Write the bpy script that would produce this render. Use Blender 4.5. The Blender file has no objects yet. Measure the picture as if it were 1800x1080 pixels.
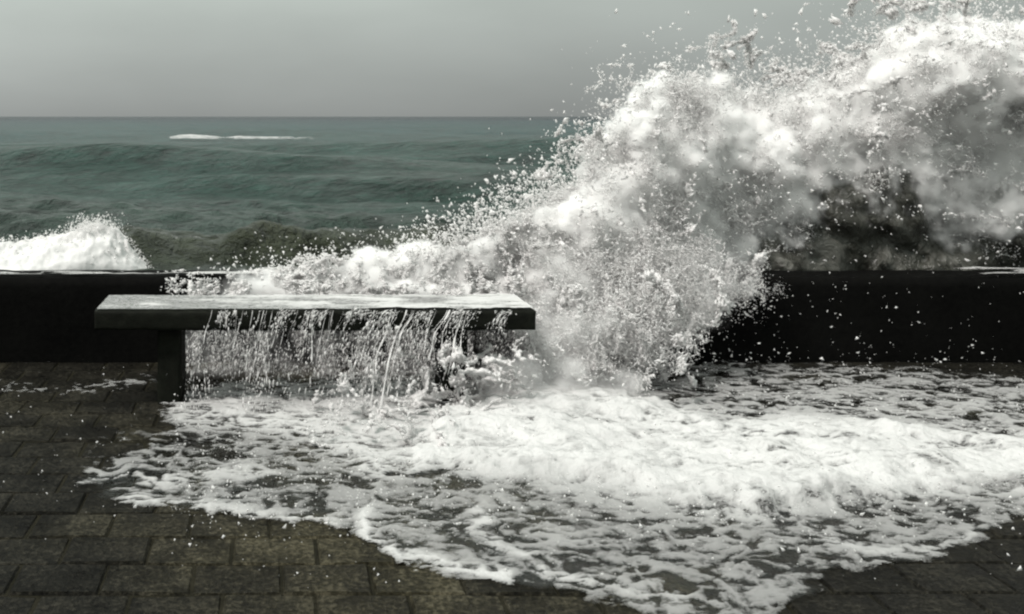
import bpy, bmesh, math, random
import numpy as np
from mathutils import Matrix

random.seed(7)
rng = np.random.default_rng(11)
scene = bpy.context.scene
COL = scene.collection
R = math.radians

# ------------------------------------------------------------------ camera, sky, sun, exposure
F, HX, HY, EYE = 1800.0, 480.0, 205.0, 1.45      # focal length and principal point of the photograph (1800 px wide), eye height
cam = bpy.data.cameras.new('camera')
cam.sensor_width = 36.0
cam.lens = 36.0
cam.shift_x = (900 - HX) / 1800.0
cam.shift_y = -(540 - HY) / 1800.0
cam.clip_start = 0.05
cam.clip_end = 60000
cam_ob = bpy.data.objects.new('camera', cam)
COL.objects.link(cam_ob)
cam_ob.location = (0, 0, EYE)
cam_ob.rotation_euler = (R(90), 0, 0)
scene.camera = cam_ob

SUN_EL, SUN_AZ = 56.0, -122.0                      # azimuth from the sea view direction (+Y), negative to the left
world = bpy.data.worlds.new('World')
scene.world = world
world.use_nodes = True
nt = world.node_tree
nt.nodes.clear()


def nd(nt, kind, **kw):
    n = nt.nodes.new(kind)
    for k, v in kw.items():
        setattr(n, k, v)
    return n


def mth(nt, op, a, b=None, c=None, clamp=False):
    n = nt.nodes.new('ShaderNodeMath')
    n.operation = op
    n.use_clamp = clamp
    for i, x in enumerate((a, b, c)):
        if x is None:
            continue
        if isinstance(x, (int, float)):
            n.inputs[i].default_value = x
        else:
            nt.links.new(x, n.inputs[i])
    return n.outputs[0]


def mixc(nt, f, a, b, blend='MIX'):
    n = nt.nodes.new('ShaderNodeMix')
    n.data_type = 'RGBA'
    n.blend_type = blend
    for i, x in ((0, f), (6, a), (7, b)):
        if isinstance(x, (int, float)):
            n.inputs[i].default_value = x
        elif isinstance(x, tuple):
            n.inputs[i].default_value = x if len(x) == 4 else (*x, 1)
        else:
            nt.links.new(x, n.inputs[i])
    return n.outputs[2]


sky = nd(nt, 'ShaderNodeTexSky', sky_type='NISHITA', sun_disc=False)
sky.sun_elevation = R(SUN_EL)
sky.sun_rotation = R(SUN_AZ)
sky.dust_density = 6.0
sky.air_density = 1.0
hs = nd(nt, 'ShaderNodeHueSaturation')
hs.inputs['Saturation'].default_value = 0.12
nt.links.new(sky.outputs[0], hs.inputs['Color'])
tc = nd(nt, 'ShaderNodeTexCoord')
sep = nd(nt, 'ShaderNodeSeparateXYZ')
nt.links.new(tc.outputs['Generated'], sep.inputs[0])
zc = mth(nt, 'MAXIMUM', sep.outputs['Z'], 0.0)
# overcast sky: three times as bright overhead as at the horizon, a little brighter on the sun's side
up = mth(nt, 'SUBTRACT', 1.0, mth(nt, 'POWER', mth(nt, 'SUBTRACT', 1.0, zc), 2.2))
lum = mth(nt, 'MULTIPLY_ADD', up, 9.4, 3.2)
side = mth(nt, 'ADD', mth(nt, 'MULTIPLY', sep.outputs['X'], -0.30), mth(nt, 'MULTIPLY', sep.outputs['Y'], 0.10))
lum = mth(nt, 'MULTIPLY', lum, mth(nt, 'ADD', side, 0.96))
no = nd(nt, 'ShaderNodeTexNoise')
no.inputs['Scale'].default_value = 3.0
no.inputs['Detail'].default_value = 8
mp = nd(nt, 'ShaderNodeMapping')
mp.inputs['Scale'].default_value = (1, 1, 3)
nt.links.new(tc.outputs['Generated'], mp.inputs[0])
nt.links.new(mp.outputs[0], no.inputs['Vector'])
lum = mth(nt, 'MULTIPLY', lum, mth(nt, 'MULTIPLY_ADD', no.outputs[0], 0.42, 0.80))
tint = mixc(nt, mth(nt, 'MULTIPLY', zc, 7.0, clamp=True), (0.945, 0.995, 0.962), (0.90, 1.0, 0.925))
over = mixc(nt, 1.0, tint, lum, 'MULTIPLY')
skyc = mixc(nt, 0.9, hs.outputs[0], over)
bg = nd(nt, 'ShaderNodeBackground')
bg.inputs['Strength'].default_value = 0.10
nt.links.new(skyc, bg.inputs['Color'])
wo = nd(nt, 'ShaderNodeOutputWorld')
nt.links.new(bg.outputs[0], wo.inputs['Surface'])

sun = bpy.data.lights.new('sun', 'SUN')
sun.energy = 3.7
sun.angle = R(14)
sun.color = (1.0, 0.945, 0.905)
sun_ob = bpy.data.objects.new('sun', sun)
COL.objects.link(sun_ob)
sun_ob.rotation_euler = (R(90 - SUN_EL), 0, R(180 - SUN_AZ) )
sun_ob.location = (-4, 10, 12)

scene.view_settings.view_transform = 'Standard'
scene.view_settings.look = 'None'
scene.view_settings.exposure = 0.0
scene.view_settings.gamma = 1.0
scene.view_settings.use_curve_mapping = False
cy = scene.cycles
cy.max_bounces = 22
cy.diffuse_bounces = 9
cy.glossy_bounces = 3
cy.volume_bounces = 20
cy.transparent_max_bounces = 16
cy.use_denoising = True
cy.filter_width = 2.2

# ------------------------------------------------------------------ helpers
LAT = rng.random((64, 64, 64)).astype(np.float32)


def vnoise(P):
    """smooth value noise in 0..1 at points P (n x 3)"""
    P = np.asarray(P, np.float32)
    i = np.floor(P).astype(np.int32)
    f = P - i
    u = f * f * f * (f * (f * 6 - 15) + 10)
    i &= 63
    j = (i + 1) & 63
    x0, y0, z0 = i[:, 0], i[:, 1], i[:, 2]
    x1, y1, z1 = j[:, 0], j[:, 1], j[:, 2]
    ux, uy, uz = u[:, 0], u[:, 1], u[:, 2]
    a = LAT[x0, y0, z0] * (1 - ux) + LAT[x1, y0, z0] * ux
    b = LAT[x0, y1, z0] * (1 - ux) + LAT[x1, y1, z0] * ux
    c = LAT[x0, y0, z1] * (1 - ux) + LAT[x1, y0, z1] * ux
    d = LAT[x0, y1, z1] * (1 - ux) + LAT[x1, y1, z1] * ux
    a = a * (1 - uy) + b * uy
    c = c * (1 - uy) + d * uy
    return a * (1 - uz) + c * uz


def fbm(P, octv=4, gain=0.5, off=0.0):
    P = np.asarray(P, np.float32) + np.float32(off)
    s = np.zeros(len(P), np.float32)
    a, t = 1.0, 0.0
    for k in range(octv):
        s += a * vnoise(P)
        t += a
        a *= gain
        P = P * 2.03 + 17.3
    return s / t


def ridge(P, octv=3, off=0.0, gain=0.5):
    P = np.asarray(P, np.float32) + np.float32(off)
    s = np.zeros(len(P), np.float32)
    a, t = 1.0, 0.0
    for k in range(octv):
        s += a * (1 - np.abs(2 * vnoise(P) - 1) * 1.6)
        t += a
        a *= gain
        P = P * 2.07 + 9.1
    return s / t


def sstep(a, b, x):
    t = np.clip((x - a) / (b - a), 0, 1)
    return t * t * (3 - 2 * t)


def link(name, me, mat=None, parent=None):
    o = bpy.data.objects.new(name, me)
    COL.objects.link(o)
    if mat is not None:
        me.materials.append(mat)
    if parent is not None:
        o.parent = parent
    return o


def tag(o, label=None, cat=None, group=None, kind=None):
    for k, v in (('label', label), ('category', cat), ('group', group), ('kind', kind)):
        if v:
            o[k] = v
    return o


def empty(name, loc=(0, 0, 0)):
    o = bpy.data.objects.new(name, None)
    COL.objects.link(o)
    o.location = loc
    return o


def np_mesh(name, V, faces, smooth=True):
    """mesh from numpy arrays; faces is an n x 3 or n x 4 index array"""
    me = bpy.data.meshes.new(name)
    V = np.ascontiguousarray(V, np.float32)
    faces = np.ascontiguousarray(faces, np.int32)
    n, k = faces.shape
    me.vertices.add(len(V))
    me.vertices.foreach_set('co', V.ravel())
    me.loops.add(n * k)
    me.loops.foreach_set('vertex_index', faces.ravel())
    me.polygons.add(n)
    me.polygons.foreach_set('loop_start', np.arange(0, n * k, k, dtype=np.int32))
    me.polygons.foreach_set('loop_total', np.full(n, k, np.int32))
    me.polygons.foreach_set('use_smooth', np.full(n, smooth, bool))
    me.update(calc_edges=True)
    return me


def attr(me, name, val):
    a = me.attributes.new(name, 'FLOAT', 'POINT')
    a.data.foreach_set('value', np.ascontiguousarray(val, np.float32))


def grid_faces(nu, nv, keep=None):
    i = np.arange(nu * nv).reshape(nu, nv)
    f = np.stack([i[:-1, :-1], i[1:, :-1], i[1:, 1:], i[:-1, 1:]], -1).reshape(-1, 4)
    if keep is not None:
        f = f[keep[f].any(1)]
    return f


def compact(V, f, *attrs):
    used = np.zeros(len(V), bool)
    used[f.ravel()] = True
    m = np.cumsum(used) - 1
    return (V[used], m[f]) + tuple(a[used] for a in attrs)


# masks traced as outlines (in photograph pixels, every outline is given its own distance and depth below)
CELL = 5
MX0, MY0, MW, MH = -300, -150, 540, 280


def poly_mask(poly, blur=0):
    x = MX0 + (np.arange(MW) + .5) * CELL
    y = MY0 + (np.arange(MH) + .5) * CELL
    X, Y = np.meshgrid(x, y, indexing='ij')
    ins = np.zeros(X.shape, bool)
    n = len(poly)
    for i in range(n):
        x1, y1 = poly[i]
        x2, y2 = poly[(i + 1) % n]
        if y1 == y2:
            continue
        c = ((y1 > Y) != (y2 > Y)) & (X < (x2 - x1) * (Y - y1) / (y2 - y1) + x1)
        ins ^= c
    return blur_mask(ins.astype(np.float32), blur)


def blur_mask(m, px):
    s = px / CELL
    if s < 0.3:
        return m
    r = int(3 * s) + 1
    k = np.exp(-.5 * (np.arange(-r, r + 1) / s) ** 2)
    k /= k.sum()
    p = np.pad(m, ((r, r), (0, 0)), mode='edge')
    m = sum(k[t] * p[t:t + m.shape[0]] for t in range(2 * r + 1))
    p = np.pad(m, ((0, 0), (r, r)), mode='edge')
    return sum(k[t] * p[:, t:t + m.shape[1]] for t in range(2 * r + 1)).astype(np.float32)


def line_mask(pts, width):
    x = MX0 + (np.arange(MW) + .5) * CELL
    y = MY0 + (np.arange(MH) + .5) * CELL
    X, Y = np.meshgrid(x, y, indexing='ij')
    d = np.full(X.shape, 1e9)
    for (x1, y1), (x2, y2) in zip(pts[:-1], pts[1:]):
        dx, dy = x2 - x1, y2 - y1
        t = np.clip(((X - x1) * dx + (Y - y1) * dy) / (dx * dx + dy * dy), 0, 1)
        d = np.minimum(d, np.hypot(X - x1 - t * dx, Y - y1 - t * dy))
    return np.exp(-(d / width) ** 2).astype(np.float32)


def samp(m, px, py):
    u = np.clip((px - MX0) / CELL - .5, 0, MW - 1.001)
    v = np.clip((py - MY0) / CELL - .5, 0, MH - 1.001)
    i, j = u.astype(int), v.astype(int)
    a, b = u - i, v - j
    return (m[i, j] * (1 - a) * (1 - b) + m[i + 1, j] * a * (1 - b) + m[i, j + 1] * (1 - a) * b + m[i + 1, j + 1] * a * b)


def to_world(px, py, d):
    return np.stack([(px - HX) * d / F, d, EYE - (py - HY) * d / F], -1)


def to_px(P):
    return HX + F * P[:, 0] / P[:, 1], HY + F * (EYE - P[:, 2]) / P[:, 1]


def ellip(cx, cy_, rx, ry):
    x = MX0 + (np.arange(MW) + .5) * CELL
    y = MY0 + (np.arange(MH) + .5) * CELL
    X, Y = np.meshgrid(x, y, indexing='ij')
    return np.exp(-(((X - cx) / rx) ** 2 + ((Y - cy_) / ry) ** 2)).astype(np.float32)


# ------------------------------------------------------------------ materials
def mat_new(name):
    m = bpy.data.materials.new(name)
    m.use_nodes = True
    t = m.node_tree
    t.nodes.clear()
    out = t.nodes.new('ShaderNodeOutputMaterial')
    return m, t, out


def noise_tex(t, scale, detail=5, rough=.55, coord='Object', stretch=None, dist=0.0):
    tcn = t.nodes.new('ShaderNodeTexCoord')
    n = t.nodes.new('ShaderNodeTexNoise')
    n.inputs['Scale'].default_value = scale
    n.inputs['Detail'].default_value = detail
    n.inputs['Roughness'].default_value = rough
    n.inputs['Distortion'].default_value = dist
    src = tcn.outputs[coord]
    if stretch:
        mpn = t.nodes.new('ShaderNodeMapping')
        mpn.inputs['Scale'].default_value = stretch
        t.links.new(src, mpn.inputs[0])
        src = mpn.outputs[0]
    t.links.new(src, n.inputs['Vector'])
    return n.outputs[0]


def ramp(t, f, stops):
    r = t.nodes.new('ShaderNodeValToRGB')
    e = r.color_ramp.elements
    while len(e) < len(stops):
        e.new(0.5)
    for el, (p, c) in zip(e, stops):
        el.position = p
        el.color = (*c, 1) if len(c) == 3 else c
    t.links.new(f, r.inputs[0])
    return r.outputs[0]


def principled(t, out, color, rough=.6, spec=.5, bump=None, bstr=.3, bdist=.01):
    p = t.nodes.new('ShaderNodeBsdfPrincipled')
    for nme, v in (('Base Color', color), ('Roughness', rough), ('Specular IOR Level', spec)):
        if isinstance(v, tuple):
            p.inputs[nme].default_value = (*v, 1)
        elif isinstance(v, (int, float)):
            p.inputs[nme].default_value = v
        else:
            t.links.new(v, p.inputs[nme])
    if bump is not None:
        b = t.nodes.new('ShaderNodeBump')
        b.inputs['Strength'].default_value = bstr
        b.inputs['Distance'].default_value = bdist
        t.links.new(bump, b.inputs['Height'])
        t.links.new(b.outputs[0], p.inputs['Normal'])
    if out is not None:
        t.links.new(p.outputs[0], out.inputs['Surface'])
    return p


def stone_mat(name, dark, light, rough=.6, spec=.3, sc=3.0):
    m, t, out = mat_new(name)
    a = noise_tex(t, sc, 8, .65)
    b = noise_tex(t, sc * 14, 4, .7)
    h = mth(t, 'MULTIPLY_ADD', b, .45, mth(t, 'MULTIPLY', a, .55))
    c = ramp(t, h, [(.35, dark), (.65, light)])
    principled(t, out, c, rough, spec, h, .6, .012)
    return m


def paver_mat():
    m, t, out = mat_new('wet_paver_stone')
    oi = t.nodes.new('ShaderNodeObjectInfo')
    gp = t.nodes.new('ShaderNodeNewGeometry')

    def gnoise(scale, detail, rough):
        n = t.nodes.new('ShaderNodeTexNoise')
        n.inputs['Scale'].default_value = scale
        n.inputs['Detail'].default_value = detail
        n.inputs['Roughness'].default_value = rough
        t.links.new(gp.outputs['Position'], n.inputs['Vector'])
        return n.outputs[0]
    a = gnoise(4.5, 6, .7)
    b = gnoise(55, 4, .8)
    h = mth(t, 'MULTIPLY_ADD', b, .62, mth(t, 'MULTIPLY', a, .38))
    c1 = ramp(t, h, [(.38, (.006, .0054, .003)), (.5, (.025, .0225, .0135)), (.62, (.092, .082, .054))])
    c2 = ramp(t, h, [(.38, (.005, .0048, .0042)), (.5, (.020, .0188, .0145)), (.62, (.078, .072, .056))])
    geo = t.nodes.new('ShaderNodeNewGeometry')
    wn = t.nodes.new('ShaderNodeTexNoise')
    wn.inputs['Scale'].default_value = 1.1
    wn.inputs['Detail'].default_value = 4
    t.links.new(geo.outputs['Position'], wn.inputs['Vector'])
    sx = t.nodes.new('ShaderNodeSeparateXYZ')
    t.links.new(geo.outputs['Position'], sx.inputs[0])
    dx = mth(t, 'MULTIPLY', mth(t, 'SUBTRACT', sx.outputs[0], .35), 1.6)
    band = mth(t, 'POWER', 2.718, mth(t, 'MULTIPLY', mth(t, 'MULTIPLY', dx, dx), -1.0))
    mossn = mth(t, 'MULTIPLY_ADD', band, .30, mth(t, 'SUBTRACT', wn.outputs[0], .12))
    moss = mth(t, 'MULTIPLY_ADD', mossn, 3.0, mth(t, 'MULTIPLY_ADD', oi.outputs['Random'], .35, -1.25), clamp=True)
    c = mixc(t, moss, c2, c1)
    c = mixc(t, 1.0, c, mth(t, 'MULTIPLY_ADD', moss, .65, .58), 'MULTIPLY')
    v = mth(t, 'MULTIPLY_ADD', oi.outputs['Random'], .25, .75)
    c = mixc(t, 1.0, c, v, 'MULTIPLY')
    rg = mth(t, 'MULTIPLY_ADD', a, .9, -.05)
    principled(t, out, c, rg, .06, h, 1.0, .03)
    return m


def foam_shader(t, bump_scale=30.0):
    """white aerated water"""
    n1 = noise_tex(t, bump_scale, 5, .65)
    b = t.nodes.new('ShaderNodeBump')
    b.inputs['Strength'].default_value = .7
    b.inputs['Distance'].default_value = .02
    t.links.new(n1, b.inputs['Height'])
    d = t.nodes.new('ShaderNodeBsdfDiffuse')
    d.inputs['Color'].default_value = (.72, .718, .712, 1)
    t.links.new(b.outputs[0], d.inputs['Normal'])
    tr = t.nodes.new('ShaderNodeBsdfTranslucent')
    tr.inputs['Color'].default_value = (.70, .71, .705, 1)
    mx = t.nodes.new('ShaderNodeMixShader')
    mx.inputs[0].default_value = .22
    t.links.new(d.outputs[0], mx.inputs[1])
    t.links.new(tr.outputs[0], mx.inputs[2])
    return mx.outputs[0]


def film_shader(t, rough=.12, tint=(.80, .82, .78), bump_scale=14.0):
    """a thin sheet of clear water: see-through, glossy at a glance"""
    n1 = noise_tex(t, bump_scale, 4, .6)
    b = t.nodes.new('ShaderNodeBump')
    b.inputs['Strength'].default_value = .5
    b.inputs['Distance'].default_value = .02
    t.links.new(n1, b.inputs['Height'])
    fr = t.nodes.new('ShaderNodeFresnel')
    fr.inputs['IOR'].default_value = 1.33
    t.links.new(b.outputs[0], fr.inputs['Normal'])
    g = t.nodes.new('ShaderNodeBsdfGlossy')
    g.inputs['Roughness'].default_value = rough
    t.links.new(b.outputs[0], g.inputs['Normal'])
    tr = t.nodes.new('ShaderNodeBsdfTransparent')
    fa = t.nodes.new('ShaderNodeAttribute')
    fa.attribute_name = 'film'
    t.links.new(mixc(t, fa.outputs['Fac'], (1.0, 1.0, 1.0), tint), tr.inputs['Color'])
    mx = t.nodes.new('ShaderNodeMixShader')
    t.links.new(mth(t, 'MULTIPLY', fr.outputs[0], fa.outputs['Fac']), mx.inputs[0])
    t.links.new(tr.outputs[0], mx.inputs[1])
    t.links.new(g.outputs[0], mx.inputs[2])
    return mx.outputs[0]


def wash_mat(name='foamy_wash_water', fine=1.7, lo=.28, hi=1.0):
    """froth drawn out into lace over a thin film of clear water; 'foam' is how much froth there is, 'film' how deep the water"""
    m, t, out = mat_new(name)
    at = t.nodes.new('ShaderNodeAttribute')
    at.attribute_name = 'foam'
    n1 = noise_tex(t, 46, 5, .75, 'Object', (.6, 1.1, 1), .3)
    n2 = noise_tex(t, 130, 3, .75, 'Object', (.7, 1, 1))
    web = mth(t, 'SUBTRACT', 1.0, mth(t, 'MULTIPLY', mth(t, 'ABSOLUTE', mth(t, 'SUBTRACT', n1, .5)), 5.0))
    k = mth(t, 'MULTIPLY_ADD', n2, .40, mth(t, 'MULTIPLY', web, .46))
    f = mth(t, 'ADD', at.outputs['Fac'], mth(t, 'MULTIPLY_ADD', k, fine, -.30 * fine))
    f = mth(t, 'MULTIPLY', f, mth(t, 'MULTIPLY', at.outputs['Fac'], 6.0, clamp=True))
    mr = t.nodes.new('ShaderNodeMapRange')
    mr.interpolation_type = 'SMOOTHSTEP'
    mr.inputs['From Min'].default_value = lo
    mr.inputs['From Max'].default_value = hi
    t.links.new(f, mr.inputs['Value'])
    mx = t.nodes.new('ShaderNodeMixShader')
    ab = t.nodes.new('ShaderNodeAttribute')
    ab.attribute_name = 'body'
    thick = mth(t, 'MULTIPLY', mth(t, 'MULTIPLY_ADD', at.outputs['Fac'], .6, .4), ab.outputs['Fac'])
    t.links.new(mth(t, 'MULTIPLY', mr.outputs[0], thick), mx.inputs[0])
    t.links.new(film_shader(t), mx.inputs[1])
    t.links.new(foam_shader(t, 60), mx.inputs[2])
    t.links.new(mx.outputs[0], out.inputs['Surface'])
    return m


def spray_mat(name='white_spray', col=(.95, .943, .94)):
    m, t, out = mat_new(name)
    d = t.nodes.new('ShaderNodeBsdfDiffuse')
    d.inputs['Color'].default_value = (*col, 1)
    tr = t.nodes.new('ShaderNodeBsdfTranslucent')
    tr.inputs['Color'].default_value = (*col, 1)
    mx = t.nodes.new('ShaderNodeMixShader')
    mx.inputs[0].default_value = .55
    t.links.new(d.outputs[0], mx.inputs[1])
    t.links.new(tr.outputs[0], mx.inputs[2])
    t.links.new(mx.outputs[0], out.inputs['Surface'])
    return m


def foam_mat():
    m, t, out = mat_new('white_foam')
    t.links.new(foam_shader(t, 9), out.inputs['Surface'])
    return m


def sea_mat():
    m, t, out = mat_new('rough_sea_water')
    at = t.nodes.new('ShaderNodeAttribute')
    at.attribute_name = 'shallow'
    af = t.nodes.new('ShaderNodeAttribute')
    af.attribute_name = 'foam'
    aw = t.nodes.new('ShaderNodeAttribute')
    aw.attribute_name = 'silt'
    big = noise_tex(t, .035, 4, .6, 'Object', (1, .35, 1))
    s = mth(t, 'ADD', at.outputs['Fac'], mth(t, 'MULTIPLY_ADD', big, .5, -.25), clamp=True)
    c = ramp(t, s, [(0.0, (.008, .011, .019)), (.16, (.008, .025, .033)), (.34, (.009, .040, .041)), (.62, (.017, .045, .037)), (1.0, (.040, .048, .038))])
    c = mixc(t, aw.outputs['Fac'], c, (.030, .034, .019))
    n0 = noise_tex(t, .22, 5, .62, 'Object', (.6, .42, 1), .4)
    n1 = noise_tex(t, 1.0, 6, .68, 'Object', (.8, .8, 1), .3)
    n2 = noise_tex(t, 6.0, 5, .7, 'Object', (1, .8, 1))
    h = mth(t, 'MULTIPLY_ADD', n2, .20, mth(t, 'MULTIPLY_ADD', n0, 2.2, n1))
    dk = mth(t, 'MULTIPLY_ADD', n0, 1.8, mth(t, 'MULTIPLY_ADD', n1, 2.0, mth(t, 'MULTIPLY_ADD', noise_tex(t, 2.6, 5, .72, 'Object', (.45, 1, 1)), 3.2, -2.5)), clamp=False)  # light and dark facets of the chop, painted into the water colour by noise
    c = mixc(t, 1.0, c, dk, 'MULTIPLY')
    p = principled(t, None, c, .24, mth(t, 'MULTIPLY_ADD', at.outputs['Fac'], .16, .045), h, 1.0, 1.2)
    n3 = noise_tex(t, 7, 6, .75)
    f = mth(t, 'ADD', af.outputs['Fac'], mth(t, 'MULTIPLY_ADD', n3, 1.0, -.5))
    mr = t.nodes.new('ShaderNodeMapRange')
    mr.interpolation_type = 'SMOOTHSTEP'
    mr.inputs['From Min'].default_value = .38
    mr.inputs['From Max'].default_value = .75
    t.links.new(f, mr.inputs['Value'])
    mx = t.nodes.new('ShaderNodeMixShader')
    t.links.new(mr.outputs[0], mx.inputs[0])
    t.links.new(p.outputs[0], mx.inputs[1])
    t.links.new(foam_shader(t, 8), mx.inputs[2])
    t.links.new(mx.outputs[0], out.inputs['Surface'])
    return m


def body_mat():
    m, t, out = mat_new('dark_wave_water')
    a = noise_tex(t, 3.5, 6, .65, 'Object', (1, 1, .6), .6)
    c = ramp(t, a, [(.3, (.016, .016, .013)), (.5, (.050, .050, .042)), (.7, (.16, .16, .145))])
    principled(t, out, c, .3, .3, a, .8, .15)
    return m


M_paver = paver_mat()
M_bed = stone_mat('joint_sand', (.005, .005, .003), (.022, .020, .013), .8, .05, 9)
M_wall = stone_mat('dark_wet_wall_stone', (.0018, .0018, .0018), (.0055, .0055, .005), .8, .03, 2.0)
M_bench = stone_mat('dark_wet_bench_stone', (.0018, .002, .0016), (.0125, .014, .010), .65, .07, 11.0)
M_wash = wash_mat()
M_spray = spray_mat()
M_foam = foam_mat()
M_stream, _t, _o = mat_new('running_water')
_a = _o.inputs['Surface']
_mx = _t.nodes.new('ShaderNodeMixShader')
_mx.inputs[0].default_value = .55
_tr = _t.nodes.new('ShaderNodeBsdfTransparent')
_df = _t.nodes.new('ShaderNodeBsdfDiffuse')
_df.inputs['Color'].default_value = (.9, .895, .89, 1)
_t.links.new(_tr.outputs[0], _mx.inputs[1])
_t.links.new(_df.outputs[0], _mx.inputs[2])
_t.links.new(_mx.outputs[0], _a)
M_sea = sea_mat()
M_body = body_mat()

# ------------------------------------------------------------------ sea
SEA_Z = -0.70


def build_sea():
    drop = EYE - SEA_Z
    # rows spaced by what the eye can tell apart, from the wall out to beyond the horizon
    v = np.concatenate([np.linspace(640, 300, 190), np.linspace(299, 20, 240), np.geomspace(19.5, .12, 60)])
    Y = F * drop / v
    u = np.concatenate([np.linspace(-2600, -230, 60), np.linspace(-220, 1080, 500), np.linspace(1090, 2400, 150), np.linspace(2420, 5200, 50)])
    U, YY = np.meshgrid(u, Y, indexing='ij')
    X = (U - HX) * YY / F
    P = np.stack([X.ravel(), YY.ravel(), np.zeros(X.size)], -1)
    y = P[:, 1]
    x = P[:, 0]
    z = np.zeros(len(P))
    dy = np.abs(np.gradient(YY, axis=1)).ravel()
    rs = np.random.RandomState(3)
    for k in range(26):
        lam = .32 * 1.25 ** k
        if lam > 60:
            break
        ang = rs.normal(-math.pi / 2, .45)
        kx, ky = math.cos(ang) * 2 * math.pi / lam, math.sin(ang) * 2 * math.pi / lam
        amp = .026 * lam ** .70
        fade = sstep(2.0, 5.0, lam / dy)
        env = .35 + 1.3 * vnoise(np.stack([x / (lam * 3.1) + k * 7, y / (lam * 2.2), np.full(len(x), k * 1.7)], -1))
        ph = kx * x + ky * y + rs.rand() * 7
        z += amp * fade * env * (1 - 2 * np.abs(np.sin(ph / 2)) ** 1.3) * .8
    z *= sstep(5.5, 12, y) * .8 + .2
    z *= 1 - .65 * sstep(40, 300, y)
    # the swell rearing up before it breaks
    crest = 16.4 + .5 * np.sin(x * .7) + .9 * (fbm(np.stack([x * .25, x * 0, x * 0], -1), 3) - .5)
    along = sstep(-3.1, -2.2, x) * (1 - sstep(2.6, 4.8, x)) * (.75 + .5 * fbm(np.stack([x * .6, x * 0 + 3, x * 0], -1), 3))
    t = y - crest
    z *= 1 - .6 * sstep(-1.0, -2.5, x) * sstep(19, 16, y)
    prof = np.where(t < 0, np.exp(-(t / .75) ** 2), np.exp(-(t / 2.2) ** 2))
    z *= 1 - .5 * np.exp(-((y - 15.5) / 5.0) ** 2)
    z -= .10 * np.exp(-((y - 15.5) / 5.0) ** 2)
    z += .60 * along * prof * (.8 + .4 * fbm(np.stack([x * .9, y * .9, y * 0], -1), 3, .5, 8))
    swell2 = sstep(-3.5, -.5, x) * np.exp(-((y - 12.6 - .4 * np.sin(x * .5)) / .7) ** 2) * (.04 + .14 * vnoise(np.stack([x * .5, y * .1, x * 0], -1)))
    z += swell2
    far = np.exp(-((y - 29 - 2 * np.sin(x * .12)) / 2.0) ** 2) * .35 * vnoise(np.stack([x * .2, y * 0, y * 0], -1))
    z += far
    rough = (fbm(np.stack([x * 2.2, y * 1.8, y * 0], -1), 4) - .5) * (.12 + .16 * along * np.exp(-(t / 1.5) ** 2)) * sstep(60, 20, y)
    z += rough
    foam = np.zeros(len(P))
    pz = sstep(-.25, .02, t) * (1 - sstep(.0, .35, t)) * along
    foam += pz * .62 * fbm(np.stack([x * 2.5, y * 2, y * 0], -1), 3)
    # streaky churned water between the swell and the wall
    near = sstep(14.5, 11.5, y)
    st = ridge(np.stack([x * .9, y * 1.5, y * 0], -1), 4, 5.0)
    foam += near * (sstep(.55, .95, st) * .50 + .20)
    foam += sstep(.58, .72, fbm(np.stack([x * .06, y * .025, y * 0], -1), 4, .5, 40)) * .14 * sstep(400, 20, y)
    silt = np.clip(along * np.exp(-((t + .3) / 1.5) ** 2) * .9 + near * .35, 0, 1)
    shallow = sstep(900, 9, y) ** 1.0
    shallow = np.clip(1 - np.log(y / 11) / math.log(900 / 11), 0, 1)
    P[:, 2] = SEA_Z + z
    f = grid_faces(len(u), len(Y))[:, ::-1]
    me = np_mesh('sea', P, f)
    attr(me, 'foam', foam)
    attr(me, 'silt', silt)
    attr(me, 'shallow', shallow)
    return tag(link('sea', me, M_sea), kind='structure')


build_sea()

# ------------------------------------------------------------------ promenade with pavers
WALL_Y, WALL_T, WALL_H = 6.07, .30, .50


def box_bm(x0, x1, y0, y1, z0, z1):
    bm = bmesh.new()
    vs = [bm.verts.new(c) for c in ((x0, y0, z0), (x1, y0, z0), (x1, y1, z0), (x0, y1, z0), (x0, y0, z1), (x1, y0, z1), (x1, y1, z1), (x0, y1, z1))]
    for q in ((3, 2, 1, 0), (4, 5, 6, 7), (0, 1, 5, 4), (1, 2, 6, 5), (2, 3, 7, 6), (3, 0, 4, 7)):
        bm.faces.new([vs[i] for i in q])
    return bm


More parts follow.
